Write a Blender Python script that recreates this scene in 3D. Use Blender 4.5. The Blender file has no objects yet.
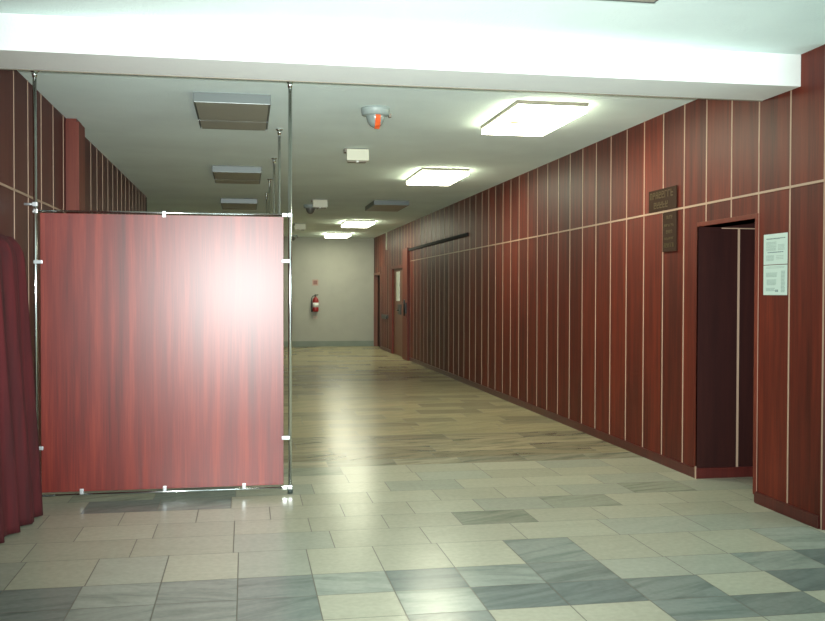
import bpy, bmesh, math, random
from mathutils import Vector, Matrix
PI = math.pi
C = bpy.context.scene.collection
S = bpy.context.scene

# ------------------------------------------------------------------ camera
CAM_H = 1.5
F_PX, YAW, PITCH, ROLL = 930.0, 0.178, -0.0182, 0.0022
fw = Vector((math.sin(YAW)*math.cos(PITCH), math.cos(YAW)*math.cos(PITCH), math.sin(PITCH)))
r0 = Vector((math.cos(YAW), -math.sin(YAW), 0)); u0 = r0.cross(fw)
rt = r0*math.cos(ROLL) + u0*math.sin(ROLL); up = -r0*math.sin(ROLL) + u0*math.cos(ROLL)
cd = bpy.data.cameras.new('camera'); cam = bpy.data.objects.new('camera', cd); C.objects.link(cam)
cam.matrix_world = Matrix(((rt.x, up.x, -fw.x, 0), (rt.y, up.y, -fw.y, 0), (rt.z, up.z, -fw.z, CAM_H), (0, 0, 0, 1)))
cd.sensor_fit = 'HORIZONTAL'; cd.sensor_width = 36; cd.lens = F_PX/825*36; cd.clip_end = 200
S.camera = cam

# ------------------------------------------------------------------ light and exposure
S.view_settings.view_transform = 'Standard'; S.view_settings.look = 'None'
S.view_settings.gamma = 1; S.view_settings.use_curve_mapping = False
S.view_settings.exposure = 0.0
W = bpy.data.worlds.new('world'); S.world = W; W.use_nodes = True
W.node_tree.nodes['Background'].inputs[0].default_value = (0.75, 0.9, 1, 1)
W.node_tree.nodes['Background'].inputs[1].default_value = 0.25

def lamp(name, kind, loc, energy, color, rot=(0, 0, 0), **k):
    d = bpy.data.lights.new(name, kind); d.energy = energy; d.color = color
    for a, v in k.items(): setattr(d, a, v)
    o = bpy.data.objects.new(name, d); C.objects.link(o); o.location = loc; o.rotation_euler = rot
    return o
# the camera's own flash, just above the lens
lamp('camera_flash', 'SPOT', (-0.01, 0.02, 1.57), 3700, (0.95, 1.0, 0.98), (PI/2 + .02, 0, -YAW), shadow_soft_size=0.03, spot_size=math.radians(67), spot_blend=1.0)
# added fill light, as daylight from guessed windows behind the photographer
lamp('added_hall_fill', 'AREA', (2.0, -4.75, 1.75), 70, (0.80, 0.98, 1.0), (PI/2, 0, 0), shape='RECTANGLE', size=7.4, size_y=2.0)
# second added fill, set at guessed windows on the hall's right side
lamp('added_side_fill', 'AREA', (7.12, -0.5, 1.75), 330, (0.80, 0.98, 1.0), (PI/2, 0, PI/2), shape='RECTANGLE', size=7.6, size_y=2.0)
LIT = 33.0        # emission of the fluorescent diffusers

# ------------------------------------------------------------------ room dimensions
R, L, H = 3.616, -1.60, 3.085        # wall planes and ceiling height
STRIP_Z = 2.223
Y_BEAM0, Y_BEAM1, Z_BEAM = 5.62, 6.08, 2.873
Y_END = 26.3
Y_NEAR = -4.9
WR_END = 5.34                        # near corner of the right panelled wall

# ------------------------------------------------------------------ mesh helpers
def box(bm, x0, x1, y0, y1, z0, z1, mi=0, bevel=0):
    vs = [bm.verts.new((x, y, z)) for x in (x0, x1) for y in (y0, y1) for z in (z0, z1)]
    idx = [(0, 1, 3, 2), (4, 6, 7, 5), (0, 4, 5, 1), (2, 3, 7, 6), (0, 2, 6, 4), (1, 5, 7, 3)]
    fs = [bm.faces.new([vs[i] for i in f]) for f in idx]
    for f in fs: f.material_index = mi
    if bevel:
        es = list({e for f in fs for e in f.edges})
        r = bmesh.ops.bevel(bm, geom=es, offset=bevel, segments=2, affect='EDGES', profile=0.7)
        for f in r['faces']: f.material_index = mi
    return fs
def tube(bm, a, b, r, seg=20, mi=0, r2=None):
    a = Vector(a); b = Vector(b); d = b - a
    q = Vector((0, 0, 1)).rotation_difference(d.normalized()).to_matrix().to_4x4()
    m = Matrix.Translation((a + b)/2) @ q
    n0 = len(bm.faces)
    res = bmesh.ops.create_cone(bm, cap_ends=True, segments=seg, radius1=r, radius2=r if r2 is None else r2, depth=d.length, matrix=m)
    for v in res['verts']:
        for f in v.link_faces:
            f.material_index = mi; f.smooth = len(f.verts) == 4
def lathe(bm, prof, cx, cy, seg=32, mi=0, axis_z=True):
    rings = []
    for r, z in prof:
        if r < 1e-5: rings.append([bm.verts.new((cx, cy, z))])
        else: rings.append([bm.verts.new((cx + r*math.cos(2*PI*k/seg), cy + r*math.sin(2*PI*k/seg), z)) for k in range(seg)])
    for A, B in zip(rings, rings[1:]):
        for k in range(seg):
            k2 = (k+1) % seg
            vs = []
            for v in (A[k % len(A)], A[k2 % len(A)], B[k2 % len(B)], B[k % len(B)]):
                if v not in vs: vs.append(v)
            if len(vs) > 2:
                f = bm.faces.new(vs); f.smooth = True; f.material_index = mi
def sweep(bm, pts, r, seg=10, mi=0):
    pts = [Vector(p) for p in pts]; rings = []
    for i, p in enumerate(pts):
        t = (pts[min(i+1, len(pts)-1)] - pts[max(i-1, 0)]).normalized()
        a = t.orthogonal().normalized() if i == 0 else (A0 - t*A0.dot(t)).normalized()
        A0 = a; b = t.cross(a)
        rings.append([bm.verts.new(p + (a*math.cos(2*PI*k/seg) + b*math.sin(2*PI*k/seg))*r) for k in range(seg)])
    for A, B in zip(rings, rings[1:]):
        for k in range(seg):
            f = bm.faces.new((A[k], A[(k+1) % seg], B[(k+1) % seg], B[k])); f.smooth = True; f.material_index = mi
    bm.faces.new(rings[0][::-1]).material_index = mi; bm.faces.new(rings[-1]).material_index = mi
def obj(name, bm, mats, parent=None, loc=None):
    bmesh.ops.recalc_face_normals(bm, faces=bm.faces[:])
    me = bpy.data.meshes.new(name)
    if loc is not None:
        bmesh.ops.translate(bm, verts=bm.verts[:], vec=-Vector(loc))
    bm.to_mesh(me); bm.free()
    for m in (mats if isinstance(mats, (list, tuple)) else [mats]): me.materials.append(m)
    o = bpy.data.objects.new(name, me); C.objects.link(o)
    if loc is not None: o.location = loc
    if parent: o.parent = parent
    return o
def B(): return bmesh.new()
def tag(o, label, cat, group=None):
    o['label'] = label; o['category'] = cat
    if group: o['group'] = group
    return o
def thing(name, label, cat, loc=(0, 0, 0), group=None):
    o = bpy.data.objects.new(name, None); C.objects.link(o); o.location = loc; o.empty_display_size = 0.1
    return tag(o, label, cat, group)
def struct(name, bm, mats, parent=None, loc=None):
    o = obj(name, bm, mats, parent, loc)
    if not parent: o['kind'] = 'structure'
    return o
def copy_thing(root, loc, label):
    r = root.copy(); C.objects.link(r); r.location = loc; r['label'] = label
    for ch in list(root.children):
        c = ch.copy(); C.objects.link(c); c.parent = r
        for g in ch.children:
            d = g.copy(); C.objects.link(d); d.parent = c
    return r

# ------------------------------------------------------------------ materials
def mat(name, col=(.5, .5, .5), rough=.5, metal=0, spec=.5, coat=0, coat_rough=.1):
    m = bpy.data.materials.new(name); m.use_nodes = True
    b = m.node_tree.nodes['Principled BSDF']
    b.inputs['Base Color'].default_value = (*col, 1); b.inputs['Roughness'].default_value = rough
    b.inputs['Metallic'].default_value = metal; b.inputs['Specular IOR Level'].default_value = spec
    b.inputs['Coat Weight'].default_value = coat; b.inputs['Coat Roughness'].default_value = coat_rough
    return m
def N(m, t, **k):
    n = m.node_tree.nodes.new(t)
    for a, v in k.items(): setattr(n, a, v)
    return n
def LK(m, a, b): m.node_tree.links.new(a, b)
def math_node(m, op, a, b=None):
    n = N(m, 'ShaderNodeMath', operation=op)
    for i, v in enumerate((a, b)):
        if v is None: continue
        if isinstance(v, (int, float)): n.inputs[i].default_value = v
        else: LK(m, v, n.inputs[i])
    return n.outputs[0]
def bsdf(m): return m.node_tree.nodes['Principled BSDF']
def ramp(m, fac, stops):
    r = N(m, 'ShaderNodeValToRGB'); e = r.color_ramp.elements
    while len(e) < len(stops): e.new(.5)
    for i, (p, c) in enumerate(stops): e[i].position = p; e[i].color = (*c, 1)
    LK(m, fac, r.inputs[0]); return r.outputs[0]
def wood(name, dark, mid, light, rough=.4, panel=None, scale=(14, 14, .9), coat=0, coat_rough=.2, spec=.5):
    """vertical-grained mahogany laminate; panel = (axis, offset, width) gives each board its own tone"""
    m = mat(name, mid, rough, coat=coat, coat_rough=coat_rough, spec=spec)
    tc = N(m, 'ShaderNodeTexCoord'); geo = N(m, 'ShaderNodeNewGeometry')
    sx = N(m, 'ShaderNodeSeparateXYZ'); LK(m, geo.outputs['Position'], sx.inputs[0])
    mp = N(m, 'ShaderNodeMapping'); mp.inputs['Scale'].default_value = scale; LK(m, geo.outputs['Position'], mp.inputs[0])
    n1 = N(m, 'ShaderNodeTexNoise'); n1.inputs['Scale'].default_value = 1.0; n1.inputs['Detail'].default_value = 4; n1.inputs['Roughness'].default_value = .6
    LK(m, mp.outputs[0], n1.inputs['Vector'])
    mp2 = N(m, 'ShaderNodeMapping'); mp2.inputs['Scale'].default_value = (scale[0]*9, scale[1]*9, scale[2]*5); LK(m, geo.outputs['Position'], mp2.inputs[0])
    n2 = N(m, 'ShaderNodeTexNoise'); n2.inputs['Scale'].default_value = 1.0; n2.inputs['Detail'].default_value = 2; LK(m, mp2.outputs[0], n2.inputs['Vector'])
    g = math_node(m, 'ADD', math_node(m, 'MULTIPLY', n1.outputs['Fac'], .75), math_node(m, 'MULTIPLY', n2.outputs['Fac'], .25))
    if panel:
        ax, off, wd, amp = panel
        i = math_node(m, 'FLOOR', math_node(m, 'DIVIDE', math_node(m, 'SUBTRACT', sx.outputs[ax], off), wd))
        hi = math_node(m, 'GREATER_THAN', sx.outputs[2], STRIP_Z)
        cb = N(m, 'ShaderNodeCombineXYZ'); LK(m, i, cb.inputs[0]); LK(m, hi, cb.inputs[1])
        wn = N(m, 'ShaderNodeTexWhiteNoise', noise_dimensions='3D'); LK(m, cb.outputs[0], wn.inputs['Vector'])
        g = math_node(m, 'ADD', g, math_node(m, 'MULTIPLY', math_node(m, 'SUBTRACT', wn.outputs['Value'], .5), amp))
    c = ramp(m, g, [(.3, dark), (.5, mid), (.7, light)])
    LK(m, c, bsdf(m).inputs['Base Color'])
    return m
def paint(name, col, rough=.9, var=.06, bump=.15, sc=3.0):
    m = mat(name, col, rough)
    geo = N(m, 'ShaderNodeNewGeometry')
    n = N(m, 'ShaderNodeTexNoise'); n.inputs['Scale'].default_value = sc; n.inputs['Detail'].default_value = 5; LK(m, geo.outputs['Position'], n.inputs['Vector'])
    c = ramp(m, n.outputs['Fac'], [(.3, tuple(v*(1-var) for v in col)), (.7, tuple(min(1, v*(1+var)) for v in col))])
    LK(m, c, bsdf(m).inputs['Base Color'])
    n2 = N(m, 'ShaderNodeTexNoise'); n2.inputs['Scale'].default_value = 60; n2.inputs['Detail'].default_value = 3; LK(m, geo.outputs['Position'], n2.inputs['Vector'])
    b = N(m, 'ShaderNodeBump'); b.inputs['Strength'].default_value = bump; b.inputs['Distance'].default_value = .01
    LK(m, n2.outputs['Fac'], b.inputs['Height']); LK(m, b.outputs[0], bsdf(m).inputs['Normal'])
    return m
M = {}
M['wall_wood'] = wood('mahogany_wall_panels', (.050, .0095, .006), (.098, .0155, .0085), (.155, .024, .011), .5, (1, 5.73, .395, .22), spec=.24)
M['left_wood'] = wood('mahogany_left_wall_panels', (.05, .0085, .007), (.075, .0125, .0095), (.10, .018, .012), .5, (1, 6.95, .43, .2), spec=.3)
M['red_wood'] = wood('reddish_mahogany', (.10, .018, .010), (.135, .024, .013), (.17, .034, .017), .5, spec=.3)
M['door_wood'] = wood('brown_door_wood', (.09, .03, .016), (.15, .05, .024), (.2, .075, .035), .4)
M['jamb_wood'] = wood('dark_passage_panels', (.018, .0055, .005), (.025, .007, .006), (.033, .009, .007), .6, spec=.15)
M['kick'] = wood('mahogany_skirting', (.045, .009, .008), (.07, .012, .010), (.10, .018, .013), .35)
M['screen_wood'] = wood('cherry_laminate', (.065, .008, .006), (.13, .0125, .008), (.22, .028, .014), .36, None, (13, 13, .6), spec=.40)
M['screen_edge'] = mat('dark_panel_edge', (.03, .012, .01), .5)
M['strip'] = mat('champagne_metal_strip', (.40, .28, .20), .5, .1)
M['cream'] = paint('cream_plastic', (.60, .60, .47), .5, .03, 0)
M['ceil'] = paint('white_ceiling_paint', (.81, .945, .915), .95, .05, .3, 1.3)
M['beam'] = paint('white_beam_paint', (.80, .84, .81), .9, .02, .2)
M['endwall'] = paint('grey_green_wall_paint', (.37, .375, .325), .85, .04, .1)
M['hallwall'] = paint('hall_wall_paint', (.62, .66, .62), .9)
M['skirt'] = paint('grey_green_skirting', (.20, .24, .20), .6, .08, 0)
M['chrome'] = mat('chrome', (.72, .75, .74), .2, 1)
M['silver'] = mat('silver_clip', (.42, .44, .45), .35, .5)
M['rubber'] = mat('dark_foot', (.02, .03, .025), .6)
M['fixture'] = mat('fixture_metal', (.115, .135, .13), .35, .3)
M['fixture_dark'] = mat('fixture_edge', (.18, .16, .12), .5, .2)
M['off_diff'] = mat('unlit_prismatic_diffuser', (.36, .35, .29), .4)
M['black'] = mat('black_plastic', (.015, .015, .015), .4)
M['dark'] = mat('dark_void_paint', (.015, .012, .012), .9)
M['red'] = mat('extinguisher_red', (.26, .018, .018), .3)
M['white'] = mat('white_plastic', (.75, .77, .74), .45)
M['grey_plastic'] = mat('grey_white_plastic', (.27, .32, .30), .45)
M['dome'] = mat('clear_dome', (.22, .26, .24), .25)
M['smoked'] = mat('smoked_dome', (.12, .12, .10), .3)
M['orange'] = mat('orange_stripe', (1.0, .20, .05), .4)
M['paper'] = mat('sheet_paper', (.48, .60, .54), .5)
M['ink'] = mat('printed_ink', (.28, .38, .34), .6)
M['ink2'] = mat('printed_ink_dark', (.12, .18, .18), .6)
M['plaque'] = mat('dark_bronze_plaque', (.028, .013, .007), .75, 0, .15)
M['plaque_letter'] = mat('dull_gold_lettering', (.075, .052, .024), .7, 0, .2)
M['glass_frost'] = mat('frosted_glass', (.62, .66, .58), .3)

def lit_mat():
    m = bpy.data.materials.new('lit_diffuser'); m.use_nodes = True
    nt = m.node_tree; b = bsdf(m)
    b.inputs['Base Color'].default_value = (.8, .8, .7, 1)
    tc = N(m, 'ShaderNodeTexCoord')
    # two tubes glow behind the prismatic cover, a brown stain sits near the far end
    sx = N(m, 'ShaderNodeSeparateXYZ'); LK(m, tc.outputs['Object'], sx.inputs[0])
    ax = math_node(m, 'ABSOLUTE', sx.outputs[0])
    d = math_node(m, 'ABSOLUTE', math_node(m, 'SUBTRACT', ax, .14))
    tubes = ramp(m, d, [(0.0, (1, 1, 1)), (.22, (.35, .33, .27))])
    ds = N(m, 'ShaderNodeVectorMath', operation='DISTANCE'); LK(m, tc.outputs['Object'], ds.inputs[0]); ds.inputs[1].default_value = (-.17, -.06, -.078)
    stain = ramp(m, ds.outputs['Value'], [(.04, (.016, .009, .0015)), (.15, (1, 1, 1))])
    mx = N(m, 'ShaderNodeMix', data_type='RGBA', blend_type='MULTIPLY'); mx.inputs[0].default_value = 1
    LK(m, tubes, mx.inputs[6]); LK(m, stain, mx.inputs[7])
    mx2 = N(m, 'ShaderNodeMix', data_type='RGBA', blend_type='MULTIPLY'); mx2.inputs[0].default_value = 1
    LK(m, mx.outputs[2], mx2.inputs[6]); mx2.inputs[7].default_value = (1.0, 1.0, .78, 1)
    LK(m, mx2.outputs[2], b.inputs['Emission Color']); b.inputs['Emission Strength'].default_value = LIT
    return m
M['lit'] = lit_mat()
def lit_side():
    m = bpy.data.materials.new('lit_diffuser_side'); m.use_nodes = True; b = bsdf(m)
    b.inputs['Emission Color'].default_value = (.97, 1.0, .7, 1); b.inputs['Emission Strength'].default_value = LIT*.5
    return m
M['lit_side'] = lit_side()

def marble():
    m = mat('marble_floor_tiles', (.4, .4, .35), .2)
    at = N(m, 'ShaderNodeAttribute', attribute_name='tile'); at2 = N(m, 'ShaderNodeAttribute', attribute_name='tone')
    geo = N(m, 'ShaderNodeNewGeometry')
    sep = N(m, 'ShaderNodeSeparateColor'); LK(m, at.outputs['Color'], sep.inputs[0])
    # veins: stretched warped noise, turned a little on each tile
    rotv = math_node(m, 'MULTIPLY', math_node(m, 'SUBTRACT', sep.outputs[0], .5), .9)
    vr = N(m, 'ShaderNodeVectorRotate', rotation_type='Z_AXIS'); LK(m, geo.outputs['Position'], vr.inputs['Vector']); LK(m, rotv, vr.inputs['Angle'])
    off = N(m, 'ShaderNodeVectorMath', operation='ADD'); LK(m, vr.outputs[0], off.inputs[0])
    sc = N(m, 'ShaderNodeVectorMath', operation='SCALE'); LK(m, at.outputs['Color'], sc.inputs[0]); sc.inputs['Scale'].default_value = 13; LK(m, sc.outputs[0], off.inputs[1])
    mp = N(m, 'ShaderNodeMapping'); mp.inputs['Scale'].default_value = (1.5, 9, 1); LK(m, off.outputs[0], mp.inputs[0])
    n = N(m, 'ShaderNodeTexNoise'); n.inputs['Scale'].default_value = 1; n.inputs['Detail'].default_value = 6; n.inputs['Roughness'].default_value = .62; n.inputs['Distortion'].default_value = .5
    LK(m, mp.outputs[0], n.inputs['Vector'])
    veins = ramp(m, n.outputs['Fac'], [(.34, (.50, .56, .55)), (.55, (1, 1, 1)), (.8, (1.03, 1.03, 1.01))])
    fine = N(m, 'ShaderNodeTexNoise'); fine.inputs['Scale'].default_value = 30; fine.inputs['Detail'].default_value = 4; LK(m, geo.outputs['Position'], fine.inputs['Vector'])
    fr = ramp(m, fine.outputs['Fac'], [(.3, (.93, .93, .93)), (.7, (1.05, 1.05, 1.05))])
    # vein strength per tile in the blue channel
    mixv = N(m, 'ShaderNodeMix', data_type='RGBA'); LK(m, sep.outputs[2], mixv.inputs[0]); mixv.inputs[6].default_value = (1, 1, 1, 1); LK(m, veins, mixv.inputs[7])
    a = N(m, 'ShaderNodeMix', data_type='RGBA', blend_type='MULTIPLY'); a.inputs[0].default_value = 1; LK(m, at2.outputs['Color'], a.inputs[6]); LK(m, mixv.outputs[2], a.inputs[7])
    b = N(m, 'ShaderNodeMix', data_type='RGBA', blend_type='MULTIPLY'); b.inputs[0].default_value = 1; LK(m, a.outputs[2], b.inputs[6]); LK(m, fr, b.inputs[7])
    LK(m, b.outputs[2], bsdf(m).inputs['Base Color'])
    bsdf(m).inputs['Roughness'].default_value = .235
    bsdf(m).inputs['Specular IOR Level'].default_value = .27
    return m
M['marble'] = marble()
M['grout'] = mat('dark_grout', (.11, .105, .08), .8)

# ------------------------------------------------------------------ floor
random.seed(7)
LT = (.375, .38, .29)
def tone(k):
    return {'L': LT, 'l': (.335, .355, .285), 'V': (.30, .335, .285), 'M': (.25, .285, .245), 'G': (.20, .232, .205), 'D': (.155, .19, .175), 't': (.235, .255, .195), 'T': (.29, .31, .24), 'P': (.33, .315, .225)}[k]
rows = [3.25, 3.6, 3.95, 4.25, 4.60, 4.95, 5.45, 5.85, 6.21, 6.58, 6.95, 7.31, 7.65, 8.0]
joints = {3: [-1.6, -1.2, -.82, -.43, -.04, .35, .74, 1.13, 1.54, 1.95, 2.37, 2.77, 3.17, 3.58, 4.0],
          4: [-1.6, -1.2, -.82, -.43, -.04, .35, .74, 1.13, 1.54, 1.95, 2.36, 2.76, 3.16, 3.58, 4.0],
          5: [-1.6, -1.2, -.81, -.43, -.04, .35, .74, 1.13, 1.54, 1.95, 2.35, 2.75, 3.17, 3.58, 4.0],
          6: [-1.8, -1.23, -.65, -.07, .52, 1.10, 1.70, 2.30, 2.91, 3.6, 4.2],
          7: [-1.5, -1.02, -.56, -.07, .41, .905, 1.39, 1.90, 2.39, 2.91, 3.4, 3.9],
          8: [-1.3, -.81, -.32, .165, .66, 1.14, 1.63, 2.13, 2.64, 3.14, 3.64, 4.1],
          9: [-1.1, -.6, -.1, .4, .9, 1.4, 1.89, 2.40, 2.9, 3.4, 3.9],
          10: [-1.25, -.66, -.07, .51, 1.09, 1.66, 2.23, 2.8, 3.4, 3.95],
          11: [-.96, -.38, .22, .81, 1.4, 1.98, 2.57, 3.15, 3.74],
          12: [-1.55, -.97, -.38, .2, .8, 1.38, 1.98, 2.56, 3.15, 3.7]}
kinds = {3: 'GGGMMMLGDDMLDDM', 4: 'GGMVGMLLDDMLDMM', 5: 'GGVMGVGMGLLMMM', 6: 'LLLLLLLLLLlL', 7: 'LLLLLLGLLLLL', 8: 'LLLLLLLTLLL'}
special = {}
def sp(row, x, k): special[(row, x)] = k
# row numbers follow the list above; (row, x inside the tile) -> stone tone
for x, k in ((-1.4, 'G'), (-1.0, 'G'), (-.6, 'M'), (-.2, 'M'), (.1, 'G'), (.5, 'L'), (.9, 'V'), (1.3, 'D'), (1.7, 'D'), (2.1, 'G'), (2.5, 'L'), (3.0, 'D'), (3.4, 'G')): sp(3, x, k)
for x, k in ((-1.4, 'D'), (-1.0, 'G'), (-.6, 'V'), (-.2, 'M'), (.1, 'G'), (.5, 'V'), (.9, 'D'), (1.3, 'M'), (1.7, 'G'), (2.1, 'L'), (2.5, 'L'), (3.0, 'M'), (3.4, 'D')): sp(4, x, k)
for x, k in ((-1.4, 'L'), (1.7, 'M'), (3.4, 'V')): sp(5, x, k)
for x, k in ((.5, 'L'), (.9, 'G'), (1.7, 'L'), (2.1, 'G'), (2.5, 'G'), (3.0, 'L'), (3.4, 'D')): sp(2, x, k)
sp(7, 1.6, 't'); sp(8, 2.4, 'T'); sp(9, 3.1, 'T'); sp(6, 2.6, 'l'); sp(9, 2.6, 'l'); sp(10, -.3, 'G'); sp(10, -.9, 'T'); sp(9, -.3, 'M'); sp(9, -.8, 'G')
sp(12, .4, 'T'); sp(12, -.1, 'T')
bm = B()
ct = bm.loops.layers.color.new('tile'); cn = bm.loops.layers.float_color.new('tone')
def tile(x0, x1, y0, y1, tn, vein):
    g = .0028
    rnd = (random.random(), random.random(), vein, 1)
    f = bm.faces.new([bm.verts.new(p) for p in ((x0+g, y0+g, 0), (x1-g, y0+g, 0), (x1-g, y1-g, 0), (x0+g, y1-g, 0))])
    v = random.uniform(.94, 1.06)
    for l in f.loops: l[ct] = rnd; l[cn] = (*(min(1, c*v) for c in tn), 1)
def base_row(y0, y1, xmin, xmax, fn, w):
    x = xmin - random.random()*w
    while x < xmax:
        t, ve = fn(x + w/2); tile(max(x, xmin), min(x+w, xmax), y0, y1, t, ve); x += w
near_fn = lambda x: (tone(random.choice('LLLVMGD')), .7)
y = Y_NEAR
while y < 3.2:
    base_row(y, min(y+.38, 3.25), -1.6, 7.2, near_fn, .4); y += .38
for i in range(len(rows)-1):
    y0, y1 = rows[i], rows[i+1]
    xs = joints.get(i) or joints[3]
    xs = [x for x in xs if x > -1.6]; xs = [-1.6] + xs
    while xs[-1] < 7.1: xs.append(xs[-1] + .42 + .1*random.random())
    if i >= 5 and i < 13: pass
    for a, b in zip(xs, xs[1:]):
        if b - a < .02: continue
        k = None
        for (rr, xx), kk in special.items():
            if rr == i and a <= xx < b: k = kk
        if k is None: k = 'L' if i >= 5 else random.choice('LLVM')
        if k == 'L' and random.random() < .25: k = 'l'
        tile(a, b, y0, y1, tone(k), .85 if k in 'GDMVtT' else .35)
y = 8.0; i = 0
while y < Y_END:
    w = random.choice((.30, .34, .38)); y2 = min(y+w, Y_END)
    def far(x):
        p = random.random()
        if i == 0: return ((.27, .265, .195) if p < .75 else (.36, .34, .24)), 1.0
        if i < 5: return ((.26, .235, .155) if p < .35 else (.35, .31, .20)), 1.0
        return ((.30, .27, .17) if p < .3 else (.39, .35, .21)), .7
    base_row(y, y2, -1.6 if y < 15.8 else -6.0, 3.7, far, random.choice((.8, .6, 1.0))); y = y2; i += 1
for (x0, x1, y0, y1) in ((-6.2, 7.4, Y_NEAR-.1, Y_END+.1),):
    for f in box(bm, x0, x1, y0, y1, -.12, -.0015, 1): pass
struct('floor', bm, [M['marble'], M['grout']])

# ------------------------------------------------------------------ ceiling and beam
bm = B(); box(bm, -6.2, 7.4, Y_NEAR-.1, Y_END+.1, H, H+.15); struct('ceiling', bm, M['ceil'])
bm = B(); box(bm, L-.0, R, Y_BEAM0, Y_BEAM1, Z_BEAM, H, 0, .006)
box(bm, L, R, Y_BEAM1, Y_BEAM1+.008, Z_BEAM-.004, Z_BEAM+.012, 1)
beam = struct('trim_1', bm, [M['beam'], M['fixture_dark']]); beam['label'] = 'white painted ceiling beam crossing the hall'

# ------------------------------------------------------------------ right panelled wall
def wall_panels(name, x, side, segs, strips, material, hz, kick_segs=None):
    """side=+1: wall body extends to +x. segs: (y0,y1,z0,z1); strips: (y,z0,z1); hz: (y0,y1) horizontal strip pieces"""
    bm = B(); d = .2*side
    for (y0, y1, z0, z1) in segs:
        box(bm, min(x, x+d), max(x, x+d), y0, y1, z0, z1, 0)
    for (yy, z0, z1) in strips:
        xa, xb = x - .004*side, x + .002*side
        box(bm, min(xa, xb), max(xa, xb), yy-.006, yy+.006, z0, z1, 1)
    for (y0, y1, zz) in hz:
        xa, xb = x - .006*side, x + .002*side
        box(bm, min(xa, xb), max(xa, xb), y0, y1, zz-.008, zz+.008, 1)
    return struct(name, bm, [material, M['strip']])
DOOR_TOP = 2.045; PY0, PY1 = 6.15, 7.02
A0, A1, AT = 21.15, 23.0, 2.13          # glazed door
D0, D1, DT = 25.0, 26.22, 2.03          # end door
segs = [(WR_END, PY0, 0, H), (PY0, PY1, DOOR_TOP, H), (PY1, A0, 0, H), (A0, A1, AT, H), (A1, D0, 0, H), (D0, D1, DT, H), (D1, Y_END, 0, H)]
strips = [(WR_END+.012, .0, H)]
ys = [5.73, 6.12, 6.50, 6.89]; yy = 7.27
while yy < 26.2: ys.append(yy); yy += .397
for yy in ys:
    top = Z_BEAM if Y_BEAM0 - .01 < yy < Y_BEAM1 + .01 else H
    bot = .085
    if PY0 < yy < PY1: bot = DOOR_TOP + .03
    if A0 < yy < A1: bot = AT + .03
    if D0 < yy < D1: bot = DT + .03
    if 20.4 < yy < 21.15: bot = 2.55
    strips.append((yy, bot, top))
wall_panels('wall_right', R, 1, segs, strips, M['wall_wood'], [(WR_END, 20.4, STRIP_Z)])
bm = B()
box(bm, R-.014, R+.002, WR_END+.03, PY0-.03, 0, .082, 0, .003); box(bm, R-.014, R+.002, PY1+.004, 20.4, 0, .082, 0, .003)
box(bm, R-.014, R+.002, A1+.1, D0-.06, 0, .082, 0, .003)
struct('baseboard_right', bm, M['kick'])
# trim around the passage opening
bm = B()
box(bm, R-.012, R+.2, PY0-.035, PY0, .06, DOOR_TOP+.035, 0, .003)
box(bm, R-.012, R+.2, PY0, PY1, DOOR_TOP, DOOR_TOP+.035, 0, .003)
struct('trim_2', bm, M['red_wood'])
# passage leading off to the right
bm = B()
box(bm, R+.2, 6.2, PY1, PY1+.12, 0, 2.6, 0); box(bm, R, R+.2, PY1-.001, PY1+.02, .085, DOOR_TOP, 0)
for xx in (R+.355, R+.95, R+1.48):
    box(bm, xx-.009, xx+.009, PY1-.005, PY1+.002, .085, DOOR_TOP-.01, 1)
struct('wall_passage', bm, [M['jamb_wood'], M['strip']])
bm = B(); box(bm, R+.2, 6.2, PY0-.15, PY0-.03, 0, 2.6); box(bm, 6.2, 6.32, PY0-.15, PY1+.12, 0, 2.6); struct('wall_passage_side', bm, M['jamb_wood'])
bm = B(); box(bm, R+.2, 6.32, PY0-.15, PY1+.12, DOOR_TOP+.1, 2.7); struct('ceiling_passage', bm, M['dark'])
bm = B(); box(bm, R-.01, R+2.5, PY1-.016, PY1+.0, 0, .085, 0, .003)
box(bm, R-.014, R-.008, PY1-.014, PY1+.006, 0, .1, 1); struct('baseboard_passage', bm, [M['kick'], M['strip']])
# recess cheeks, thin metal line at the lintel
bm = B(); box(bm, R+.2, R+1.6, PY1-.012, PY1-.004, DOOR_TOP-.012, DOOR_TOP-.004); struct('trim_3', bm, M['strip'])
# dark rail over the far panels and the folded pilaster at its end
bm = B(); box(bm, R-.03, R+.01, 14.9, 20.45, 2.45, 2.505, 0, .004)
struct('trim_4', bm, M['dark'])
bm = B(); box(bm, R-.06, R+.01, 20.45, 21.08, 0, 2.52, 0, .006); pil = struct('trim_5', bm, M['red_wood'])
bm = B(); box(bm, R-.085, R-.055, 20.5, 20.62, 1.05, 1.3, 0, .01); tube(bm, (R-.1, 20.6, 1.0), (R-.1, 20.6, 1.36), .018)
hd = obj('handle', bm, M['black'], pil)

# ------------------------------------------------------------------ doors at the far right
bm = B(); x = R+.03
box(bm, x, x+.05, A0+.02, A1-.1, .01, AT-.02, 0, .003)
d1 = struct('door_1', bm, M['door_wood'])
bm = B(); box(bm, R-.02, R+.1, A0-.03, A0+.03, 0, AT+.04, 0, .003); box(bm, R-.02, R+.1, A1-.1, A1+.06, 0, AT+.04, 0, .003)
box(bm, R-.02, R+.1, A0, A1, AT-.03, AT+.05, 0, .003); obj('frame', bm, M['red_wood'], d1)
bm = B(); box(bm, x-.012, x+.004, 22.0, 22.45, 1.32, 2.03, 0, .002); obj('pane', bm, M['glass_frost'], d1)
bm = B(); box(bm, x-.02, x+.002, 21.75, 22.2, 1.0, 1.24, 0, .004); tube(bm, (x-.06, 22.1, 1.1), (x-.06, 21.85, 1.1), .014)
tube(bm, (x-.06, 22.1, 1.1), (x-.01, 22.1, 1.1), .012); obj('handle', bm, M['black'], d1)
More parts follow.
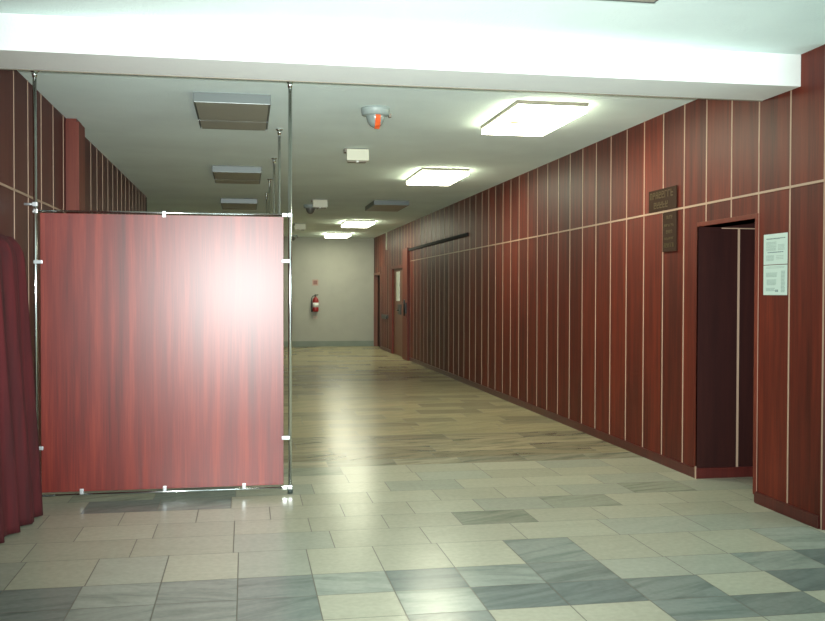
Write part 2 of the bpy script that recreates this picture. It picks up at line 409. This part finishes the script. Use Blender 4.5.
bm = B(); box(bm, R+.09, R+.14, D0+.02, D1-.02, .01, DT-.02, 0, .003); d2 = struct('door_2', bm, M['jamb_wood'])
bm = B(); box(bm, R-.015, R+.1, D0-.06, D0+.02, 0, DT+.04, 0, .003); box(bm, R-.015, R+.1, D1-.02, D1+.04, 0, DT+.04, 0, .003)
box(bm, R-.015, R+.1, D0, D1, DT-.02, DT+.05, 0, .003); obj('frame', bm, M['door_wood'], d2)
bm = B(); box(bm, R-.03, R+.004, 23.55, 24.65, .87, .95, 0, .006); box(bm, R-.05, R-.028, 23.65, 24.5, .84, .92, 0, .008)
tag(obj('push_bar', bm, M['black'], None), 'black horizontal bar on the far brown panels between the two doors', 'push bar')
bm = B(); box(bm, R-.03, R+.002, 23.80, 23.87, 2.63, H, 0, .003)
tag(obj('cable_conduit', bm, M['cream'], None), 'short pale vertical conduit hanging from ceiling above the far doors', 'conduit')

# ------------------------------------------------------------------ end wall
bm = B(); box(bm, -6.2, 7.4, Y_END, Y_END+.2, 0, H); struct('wall_end', bm, M['endwall'])
bm = B(); box(bm, -6.0, R, Y_END-.015, Y_END+.002, 0, .155, 0, .003); struct('baseboard_end', bm, M['skirt'])
bm = B(); box(bm, -6.2, -6.0, 15.8, Y_END, 0, H); box(bm, -6.2, L-.2, 15.6, 15.8, 0, H); struct('wall_side_hall', bm, M['endwall'])

# ------------------------------------------------------------------ left panelled wall
ls = []
yy = 6.95
while yy > -4.8: yy -= .43; ls.append(yy)
ls += [6.95, 7.38, 7.84, 8.31, 8.76]
yy = 9.44
while yy < 15.7: ls.append(yy); yy += .412
st = [(v, .085, Z_BEAM if Y_BEAM0-.01 < v < Y_BEAM1+.01 else H) for v in ls]
wall_panels('wall_left', L, -1, [(Y_NEAR, 15.8, 0, H)], st, M['left_wood'], [(Y_NEAR, 8.86, STRIP_Z), (9.2, 15.8, STRIP_Z)])
bm = B(); box(bm, L-.002, L+.014, Y_NEAR, 8.86, 0, .082, 0, .003); box(bm, L-.002, L+.014, 9.2, 15.8, 0, .082, 0, .003); struct('baseboard_left', bm, M['kick'])
bm = B(); box(bm, L-.01, L+.115, 8.88, 9.2, 0, H-.03, 0, .004); box(bm, L, L+.09, 8.9, 9.18, H-.04, H, 0)
struct('trim_6', bm, M['red_wood'])
bm = B(); box(bm, L-.002, L+.014, 15.78, 15.812, 0, H-.02, 0, .003); struct('trim_7', bm, M['dark'])

# ------------------------------------------------------------------ front hall behind the camera
bm = B()
box(bm, -1.8, 7.4, Y_NEAR-.2, Y_NEAR, 0, .7); box(bm, -1.8, 7.4, Y_NEAR-.2, Y_NEAR, 2.8, H)
box(bm, -1.8, -1.6, Y_NEAR-.2, Y_NEAR, .7, 2.8); box(bm, 5.8, 7.4, Y_NEAR-.2, Y_NEAR, .7, 2.8)
struct('wall_front', bm, M['hallwall'])
bm = B(); box(bm, 7.2, 7.4, Y_NEAR, 5.54, 0, .7); box(bm, 7.2, 7.4, Y_NEAR, 5.54, 2.8, H); box(bm, 7.2, 7.4, 3.4, 5.54, .7, 2.8); box(bm, 7.2, 7.4, Y_NEAR, -4.4, .7, 2.8); box(bm, R+.2, 7.4, WR_END, WR_END+.2, 0, H); struct('wall_hall', bm, M['hallwall'])
bm = B()
for k in range(6):
    xx = -1.6 + 7.4*k/5; box(bm, xx-.03, xx+.03, Y_NEAR-.1, Y_NEAR-.04, .7, 2.8)
box(bm, -1.6, 5.8, Y_NEAR-.1, Y_NEAR-.04, .7, .76); box(bm, -1.6, 5.8, Y_NEAR-.1, Y_NEAR-.04, 2.74, 2.8)
wf = struct('added_window_1', bm, M['white'])  # unseen window frame, added to give the rear fill a source
bm = B()
for k in range(6):
    yw = -4.4 + 7.8*k/5; box(bm, 7.26, 7.32, yw-.03, yw+.03, .7, 2.8)
box(bm, 7.26, 7.32, -4.4, 3.4, .7, .76); box(bm, 7.26, 7.32, -4.4, 3.4, 2.74, 2.8)
struct('added_window_2', bm, M['white'])  # unseen side window, made up as a source for the side fill

# ------------------------------------------------------------------ ceiling lights
def ceiling_light(x, y, lit, label):
    t = thing('ceiling_light', label, 'ceiling light', (x, y, H), 'rectangular ceiling lights')
    w, l, h = .30, .60, .078
    bm = B(); box(bm, -w, w, -l, l, -.03, 0, 0, .003)
    # end plates and thin edge frame below the diffuser lip
    if not lit:
        box(bm, -w, w, -l-.004, -l+.012, -h, 0, 0, .003); box(bm, -w, w, l-.012, l+.004, -h, 0, 0, .003)
        box(bm, -w-.003, -w+.012, -l, l, -h+.004, 0, 0, .002); box(bm, w-.012, w+.003, -l, l, -h+.004, 0, 0, .002)
        box(bm, -w, w, .188, .194, -h-.001, -.03, 0)  # thin rib standing in for a reflection line across the diffuser
    else:
        for (a, b, c, d) in ((-w-.006, -w, -l-.006, l+.006), (w, w+.006, -l-.006, l+.006), (-w, w, -l-.006, -l), (-w, w, l, l+.006)):
            box(bm, a, b, c, d, -.022, 0, 1)
    obj('housing', bm, [M['fixture'], M['fixture_dark']], t)
    bm = B(); fs = box(bm, -w+.014, w-.014, -l+.014, l-.014, -h, -.031, 0) if not lit else box(bm, -w+.002, w-.002, -l+.002, l-.002, -h, -.031, 1)
    if lit:
        for f in fs:
            if f.calc_center_median().z < -h + .001: f.material_index = 0
    obj('diffuser', bm, [M['off_diff'], M['off_diff']] if not lit else [M['lit'], M['lit_side']], t)
    return t
off0 = ceiling_light(-.10, 8.15, False, 'unlit ceiling light on the left, nearest of three in a row')
copy_thing(off0, (-.10, 12.45, H), 'unlit ceiling light on the left, middle of three in a row')
copy_thing(off0, (-.10, 16.5, H), 'unlit ceiling light on the left, farthest of three, just above the screen rail')
copy_thing(off0, (2.46, 16.3, H), 'unlit ceiling light on the right between glowing lights near the wall')
copy_thing(off0, (1.79, 3.95, H), 'unlit ceiling light in front of the white beam at the top edge')
on0 = ceiling_light(2.50, 7.97, True, 'glowing ceiling light nearest of four, largest, with brown spot')
copy_thing(on0, (2.50, 12.13, H), 'glowing ceiling light second nearest, right of the cream box lamp')
copy_thing(on0, (2.46, 20.6, H), 'glowing ceiling light third, beyond the unlit one on the right')
copy_thing(on0, (2.42, 24.7, H), 'glowing ceiling light farthest, close to the end wall')

# ------------------------------------------------------------------ alarms and box lamps on the ceiling
def ceiling_alarm(x, y, label, striped=True):
    t = thing('dome_alarm', label, 'dome alarm', (x, y, H), 'dome alarms on the ceiling')
    bm = B(); lathe(bm, [(0, 0), (.122, 0), (.124, -.012), (.118, -.058), (.085, -.066), (0, -.066)], 0, 0, 40)
    obj('base', bm, M['grey_plastic'], t)
    bm = B(); box(bm, .112, .135, -.03, .01, -.075, -.045, 0, .003); obj('screw_lug', bm, M['fixture_dark'], t)
    prof = [(.080*math.cos(a*PI/20), -.064 - .10*math.sin(a*PI/20)) for a in range(0, 11)]
    bm = B(); lathe(bm, prof, 0, 0, 40); obj('dome', bm, M['dome'] if striped else M['smoked'], t)
    if not striped: return t
    # orange stripe running down the front of the dome
    bm = B(); vs = []
    for a in range(0, 12):
        an = a*PI/22; rr = .086*math.cos(an); z = -.066 - .107*math.sin(an)
        ww = .023
        row = []
        for s in (-1, 1):
            px = s*ww + .012; row.append(bm.verts.new((px, -math.sqrt(max(rr*rr - px*px, 1e-5)) if rr > abs(px) else 0, z)))
        vs.append(row)
    for p, q in zip(vs, vs[1:]): bm.faces.new((p[0], p[1], q[1], q[0]))
    r = bmesh.ops.solidify(bm, geom=bm.faces[:], thickness=.004)
    obj('stripe', bm, M['orange'], t)
    return t
al = ceiling_alarm(1.10, 7.93, 'white dome alarm with orange stripe under the ceiling, nearest the beam')
al2 = ceiling_alarm(1.15, 16.75, 'small grey dome alarm behind the second cream box lamp', False)
copy_thing(al2, (1.27, 25.4, H), 'tiny grey dome alarm at the far end beside the end wall')
def box_lamp(x, y, label):
    t = thing('box_lamp', label, 'emergency lamp', (x, y, H), 'cream box lamps on the ceiling')
    bm = B(); box(bm, -.14, .11, .0, .12, -.04, 0, 0, .004); box(bm, -.1, .1, .02, .1, -.145, -.03, 0, .004); obj('base', bm, M['fixture_dark'], t)
    bm = B(); box(bm, -.121, .121, -.045, .012, -.135, -.012, 0, .006); obj('cover', bm, M['cream'], t)
    bm = B(); box(bm, -.012, .012, -.02, .03, -.152, -.13, 0, .002); obj('clip', bm, M['white'], t)
    return t
bl = box_lamp(1.21, 10.15, 'cream box lamp on the ceiling just behind the striped dome alarm')
copy_thing(bl, (1.245, 15.75, H), 'cream box lamp on the ceiling, middle of the three, dome alarm behind it')
copy_thing(bl, (1.23, 21.3, H), 'cream box lamp on the ceiling, farthest of the three, beside the chrome post')

# ------------------------------------------------------------------ screen panel between chrome posts
YP = 7.0
scr = thing('display_screen', 'large glossy cherry red panel held between two tall chrome posts', 'display screen', (-.58, YP, 0))
def rel(o): o.parent = scr; o.location = (.58, -YP, 0); return o
PX0, PX1, PZ0, PZ1 = -1.435, .281, .070, 2.068
bm = B(); box(bm, PX0, PX1, YP-.01, YP+.01, PZ0, PZ1, 0, .0015); rel(obj('panel', bm, M['screen_wood']))
def post(bm, x, y):
    tube(bm, (x, y, .03), (x, y, H-.05), .0135, 24)
    tube(bm, (x, y, H-.06), (x, y, H-.012), .0135, 24, r2=.024); tube(bm, (x, y, H-.012), (x, y, H), .034, 24)
def foot(bm, x, y): tube(bm, (x, y, 0), (x, y, .035), .020, 20)
for x in (-1.47, .330):
    bm = B(); post(bm, x, YP); p = rel(obj('post', bm, M['chrome']))
    bm = B(); foot(bm, x, YP); f = obj('foot', bm, M['rubber'], p)
for z in (.045, 2.083):
    bm = B(); tube(bm, (-1.47, YP, z), (.330, YP, z), .0085, 16)
    for x in (-1.47, .330): box(bm, x-.017, x+.017, YP-.018, YP+.018, z-.016, z+.016, 0, .006)
    box(bm, .27, .31, YP-.016, YP+.016, z-.014, z+.014, 0, .004)
    rel(obj('rail', bm, M['chrome']))
def clip(x0, x1, z0, z1):
    bm = B(); box(bm, x0, x1, YP-.022, YP+.018, z0, z1, 0, .004); rel(obj('clip', bm, M['silver']))
for x in (-1.16, -.58, -.01): clip(x-.013, x+.013, .05, .09)
clip(-.593, -.567, 2.05, 2.096)
for z in (1.74, .42): clip(.268, .328, z-.013, z+.013)
for z in (1.72, .39): clip(-1.48, -1.42, z-.013, z+.013)
bm = B(); tube(bm, (-1.545, YP, 2.13), (-1.47, YP, 2.13), .009, 16)
box(bm, -1.487, -1.453, YP-.018, YP+.018, 2.115, 2.145, 0, .004); rel(obj('wall_bracket', bm, M['silver']))
# further posts down the corridor
def free_post(x, y, label):
    t = thing('chrome_post', label, 'post', (x, y, 0), 'chrome posts in a row behind the screen')
    bm = B(); post(bm, 0, 0); obj('pole', bm, M['chrome'], t)
    bm = B(); foot(bm, 0, 0); obj('foot', bm, M['rubber'], t)
    return t
fp = free_post(.325, 9.08, 'chrome floor to ceiling post directly behind the screen, first of four')
for y, lb in ((11.03, 'second of four chrome posts behind the screen'), (13.05, 'third of four chrome posts behind the screen'), (14.95, 'farthest of four chrome posts behind the screen')):
    copy_thing(fp, (.335, y, 0), lb)

# ------------------------------------------------------------------ red curtain against the left wall
def curtain():
    bm = B(); rows_ = []
    path = []   # parameter along the cloth: (arc, y, kind)
    n1, n2 = 170, 14
    nz = 40
    for j in range(nz+1):
        t = j/nz; z = .012 + 1.87*t
        row = []
        for i in range(n1+1):
            s = i/n1; y = 3.6 + s*(6.52 - 3.6)
            lean = -1.335 - .11*t**1.1 - .16*min(6.52 - y, .75)
            amp = .020*(1 - .45*t) + .006
            ph = y*23 + .8*math.sin(y*5.1) + .25*math.sin(3*t + y*2)
            wv = amp*(math.sin(ph) + .35*math.sin(2.3*ph + 1.1))
            # shoulder near the top rolls back to the wall
            k = max(0, (t - .93)/.07); back = .06*k*k
            row.append(Vector((lean + wv - back - .01, y + .03*math.cos(ph)*(1-.5*t)*.6, z - .012*k*math.sin(ph*.5) - .03*s*t + .02*math.sin(y*2.0)*t)))
        # the far end folds back to the wall in a rounded edge
        e = row[-1].copy(); tgt = -1.592
        for i in range(1, n2+1):
            a = i/n2
            row.append(Vector((e.x + (tgt - e.x)*(1-math.cos(a*PI/2)) , e.y + (.10 - .03*t)*math.sin(a*PI/2) + .004*math.sin(a*20), e.z - .05*a*t)))
        rows_.append([bm.verts.new(v) for v in row])
    # top flap back to the wall
    last = rows_[-1]; top1 = [bm.verts.new((v.co.x*.5 - 1.59*.5, v.co.y, v.co.z + .006)) for v in last]; top2 = [bm.verts.new((-1.594, v.co.y, v.co.z - .004)) for v in last]
    rows_ += [top1, top2]
    for a, b in zip(rows_, rows_[1:]):
        for i in range(len(a)-1):
            f = bm.faces.new((a[i], a[i+1], b[i+1], b[i])); f.smooth = True
    bmesh.ops.recalc_face_normals(bm, faces=bm.faces[:])
    return bm
def cloth_mat():
    m = mat('dark_red_cloth', (.10, .006, .012), .85)
    b = bsdf(m); b.inputs['Sheen Weight'].default_value = 0; b.inputs['Sheen Roughness'].default_value = .4; b.inputs['Sheen Tint'].default_value = (.8, .25, .3, 1)
    geo = N(m, 'ShaderNodeNewGeometry'); mp = N(m, 'ShaderNodeMapping'); mp.inputs['Scale'].default_value = (20, 20, 1.5); LK(m, geo.outputs['Position'], mp.inputs[0])
    n = N(m, 'ShaderNodeTexNoise'); n.inputs['Scale'].default_value = 1; n.inputs['Detail'].default_value = 4; LK(m, mp.outputs[0], n.inputs['Vector'])
    LK(m, ramp(m, n.outputs['Fac'], [(.3, (.035, .0012, .003)), (.7, (.085, .003, .006))]), b.inputs['Base Color'])
    return m
M['cloth'] = cloth_mat()
cu = obj('curtain', curtain(), M['cloth']); tag(cu, 'dark red pleated curtain hanging against the left wall', 'curtain')
md = cu.modifiers.new('thickness', 'SOLIDIFY'); md.thickness = .004; md.offset = -1
bm = B(); tube(bm, (L, 6.30, 2.12), (L+.03, 6.30, 2.12), .012, 14, r2=.018); lathe(bm, [(0, 0)], 0, 0) if False else None
tag(obj('wall_hook', bm, M['silver']), 'tiny metal hook on the left wall above the red curtain', 'hook')

# ------------------------------------------------------------------ plaques and papers on the right wall
def glyph_row(bm, y_start, y_end, z, h, x, n, seed, th=.003):
    """irregular letter-like strokes, unreadable in the photograph"""
    rnd = random.Random(seed); w = (y_start - y_end)/n
    for k in range(n):
        a = y_start - k*w; b = a - w*.72; s = h*.16
        box(bm, x-th, x, a-s, a, z, z+h)
        p = rnd.random()
        if p < .7: box(bm, x-th, x, b, a, z+h-s, z+h)
        if p > .3: box(bm, x-th, x, b, a, z+h*.45, z+h*.45+s)
        if .2 < p < .8: box(bm, x-th, x, b, b+s, z+(0 if p < .5 else h*.45), z+h)
        if p > .55: box(bm, x-th, x, b, a, z, z+s)
t = thing('wall_plaque', 'upper wide dark bronze plaque with two raised lines, left of the passage', 'plaque', (R, 7.66, 2.232))
def relt(o, t): o.parent = t; o.location = -t.location; return o
bm = B(); box(bm, R-.016, R-.006, 7.385, 7.935, 2.233, 2.425, 0, .002); relt(obj('plate', bm, M['plaque']), t)
bm = B(); bm.free()
for a in ((7.90, 7.43, 2.345, .06, R-.016, 8, 3), (7.82, 7.53, 2.258, .055, R-.016, 5, 5)):
    bm = B(); glyph_row(bm, *a); relt(obj('lettering', bm, M['plaque_letter']), t)
t = thing('wall_plaque', 'lower narrow dark plaque with small lines, hung below the horizontal strip', 'plaque', (R, 7.5, 1.87))
bm = B(); box(bm, R-.016, R-.001, 7.385, 7.645, 1.868, 2.210, 0, .002); relt(obj('plate', bm, M['plaque']), t)
for a in ((7.57, 7.45, 2.150, .030, R-.016, 4, 8), (7.61, 7.42, 2.085, .022, R-.016, 7, 9), (7.57, 7.45, 2.025, .030, R-.016, 4, 10),
          (7.60, 7.42, 1.972, .020, R-.016, 7, 11), (7.61, 7.42, 1.905, .038, R-.016, 6, 12)):
    bm = B(); glyph_row(bm, *a); relt(obj('lettering', bm, M['plaque_letter']), t)
def sheet(z0, z1, label, lines, blocks):
    t = thing('paper_notice', label, 'notice', (R, 5.9, z0))
    ya, yb = 6.045, 5.755
    bm = B(); box(bm, R-.004, R-.0005, yb, ya, z0, z1, 0, .0008); relt(obj('sheet', bm, M['paper']), t)
    h = z1 - z0; groups = {}
    for (u0, u1, v, th, mi) in lines:
        key = ('heading', round(v, 2)) if mi else ('text_block', u0, int(v*4 + .2))
        if key not in groups: groups[key] = B()
        bm = groups[key]
        y0 = ya - u1*(ya-yb); y1 = ya - u0*(ya-yb); z = z0 + (1-v)*h
        rnd = random.Random(int(v*1000)); p = y1
        while p > y0 + .004:          # a broken line of small word-like dashes
            w = rnd.uniform(.008, .026); q = max(p-w, y0); box(bm, R-.0052, R-.0038, q, p, z-th, z, 0); p = q - .004
    for key, bm in groups.items(): relt(obj(key[0], bm, M['ink2'] if key[0] == 'heading' else M['ink']), t)
L1 = [(.12, .92, .14, .006, 1), (.15, .7, .165, .004, 0)] + [(.12, .55, v, .0035, 0) for v in (.26, .29, .32, .36, .40, .43, .47, .50, .53)] + [(.62, .9, v, .0035, 0) for v in (.36, .4, .44, .48, .52)] + [(.18, .85, .59, .006, 1)] + [(.12, .45, v, .0035, 0) for v in (.7, .73, .76, .8, .83, .86)] + [(.55, .85, v, .0035, 0) for v in (.72, .77, .82)]
L2 = [(.12, .9, v, .003, 0) for v in (.05, .09)] + [(.12, .6, v, .005, 0) for v in (.25, .29, .33, .37)] + [(.15, .55, v, .005, 0) for v in (.48, .52, .56, .60, .64)] + [(.12, .5, v, .005, 0) for v in (.76, .80, .84)] + [(.52, .64, v, .006, 1) for v in (.82, .86)] + [(.76, .92, v, .006, 0) for v in [.2+.045*k for k in range(16)]]
sheet(1.708, 1.920, 'upper of two pale printed sheets right of the passage', L1, None)
sheet(1.495, 1.703, 'lower of two pale printed sheets right of the passage', L2, None)

# ------------------------------------------------------------------ fire extinguisher on the end wall
ex, ey = 1.945, Y_END
t = thing('fire_extinguisher', 'red fire extinguisher hanging on the grey end wall', 'fire extinguisher', (ex, ey-.11, .98))
bm = B(); lathe(bm, [(0, 0), (.06, 0), (.085, .02), (.088, .05), (.088, .31), (.07, .37), (.03, .405), (.024, .43), (0, .43)], 0, 0, 28); obj('cylinder', bm, M['red'], t)
bm = B(); lathe(bm, [(.0885, .13), (.0895, .13), (.0895, .26), (.0885, .26)], 0, 0, 28)
for v in list(bm.verts):
    if v.co.y > -.02: bm.verts.remove(v)
obj('label_sticker', bm, M['white'], t)
bm = B(); tube(bm, (0, 0, .42), (0, 0, .465), .022, 14); box(bm, -.05, .07, -.012, .012, .455, .468, 0, .003); box(bm, -.03, .08, -.012, .012, .48, .493, 0, .003); tube(bm, (0, 0, .45), (0, 0, .49), .012, 10); obj('valve', bm, M['black'], t)
bm = B(); sweep(bm, [(-.02, 0, .45), (-.08, 0, .44), (-.112, 0, .38), (-.12, 0, .28), (-.115, 0, .17), (-.105, 0, .08)], .011, 10); tube(bm, (-.105, 0, .09), (-.1, 0, .0), .014, 12, r2=.022); obj('hose', bm, M['black'], t)
bm = B(); box(bm, -.03, .03, .075, .109, .05, .40, 0, .003); obj('bracket', bm, M['fixture_dark'], t)
t = thing('extinguisher_sign', 'small square red pictogram sign above the fire extinguisher', 'sign', (ex, ey, 1.72))
bm = B(); box(bm, -.085, .085, -.006, -.0005, 0, .17, 0, .001); obj('plate', bm, mat('sign_plate', (.40, .28, .23), .5), t)
bm = B(); box(bm, -.055, .055, -.008, -.0055, .03, .14, 0); obj('pictogram', bm, mat('sign_red', (.24, .11, .09), .5), t)
bm = B(); box(bm, ex-.06, ex+.06, ey-.005, ey-.0005, .78, .87, 0, .001)
tag(obj('wall_sticker', bm, mat('faded_sticker', (.50, .42, .36), .6)), 'faded little sticker on the end wall below the fire extinguisher', 'sticker')
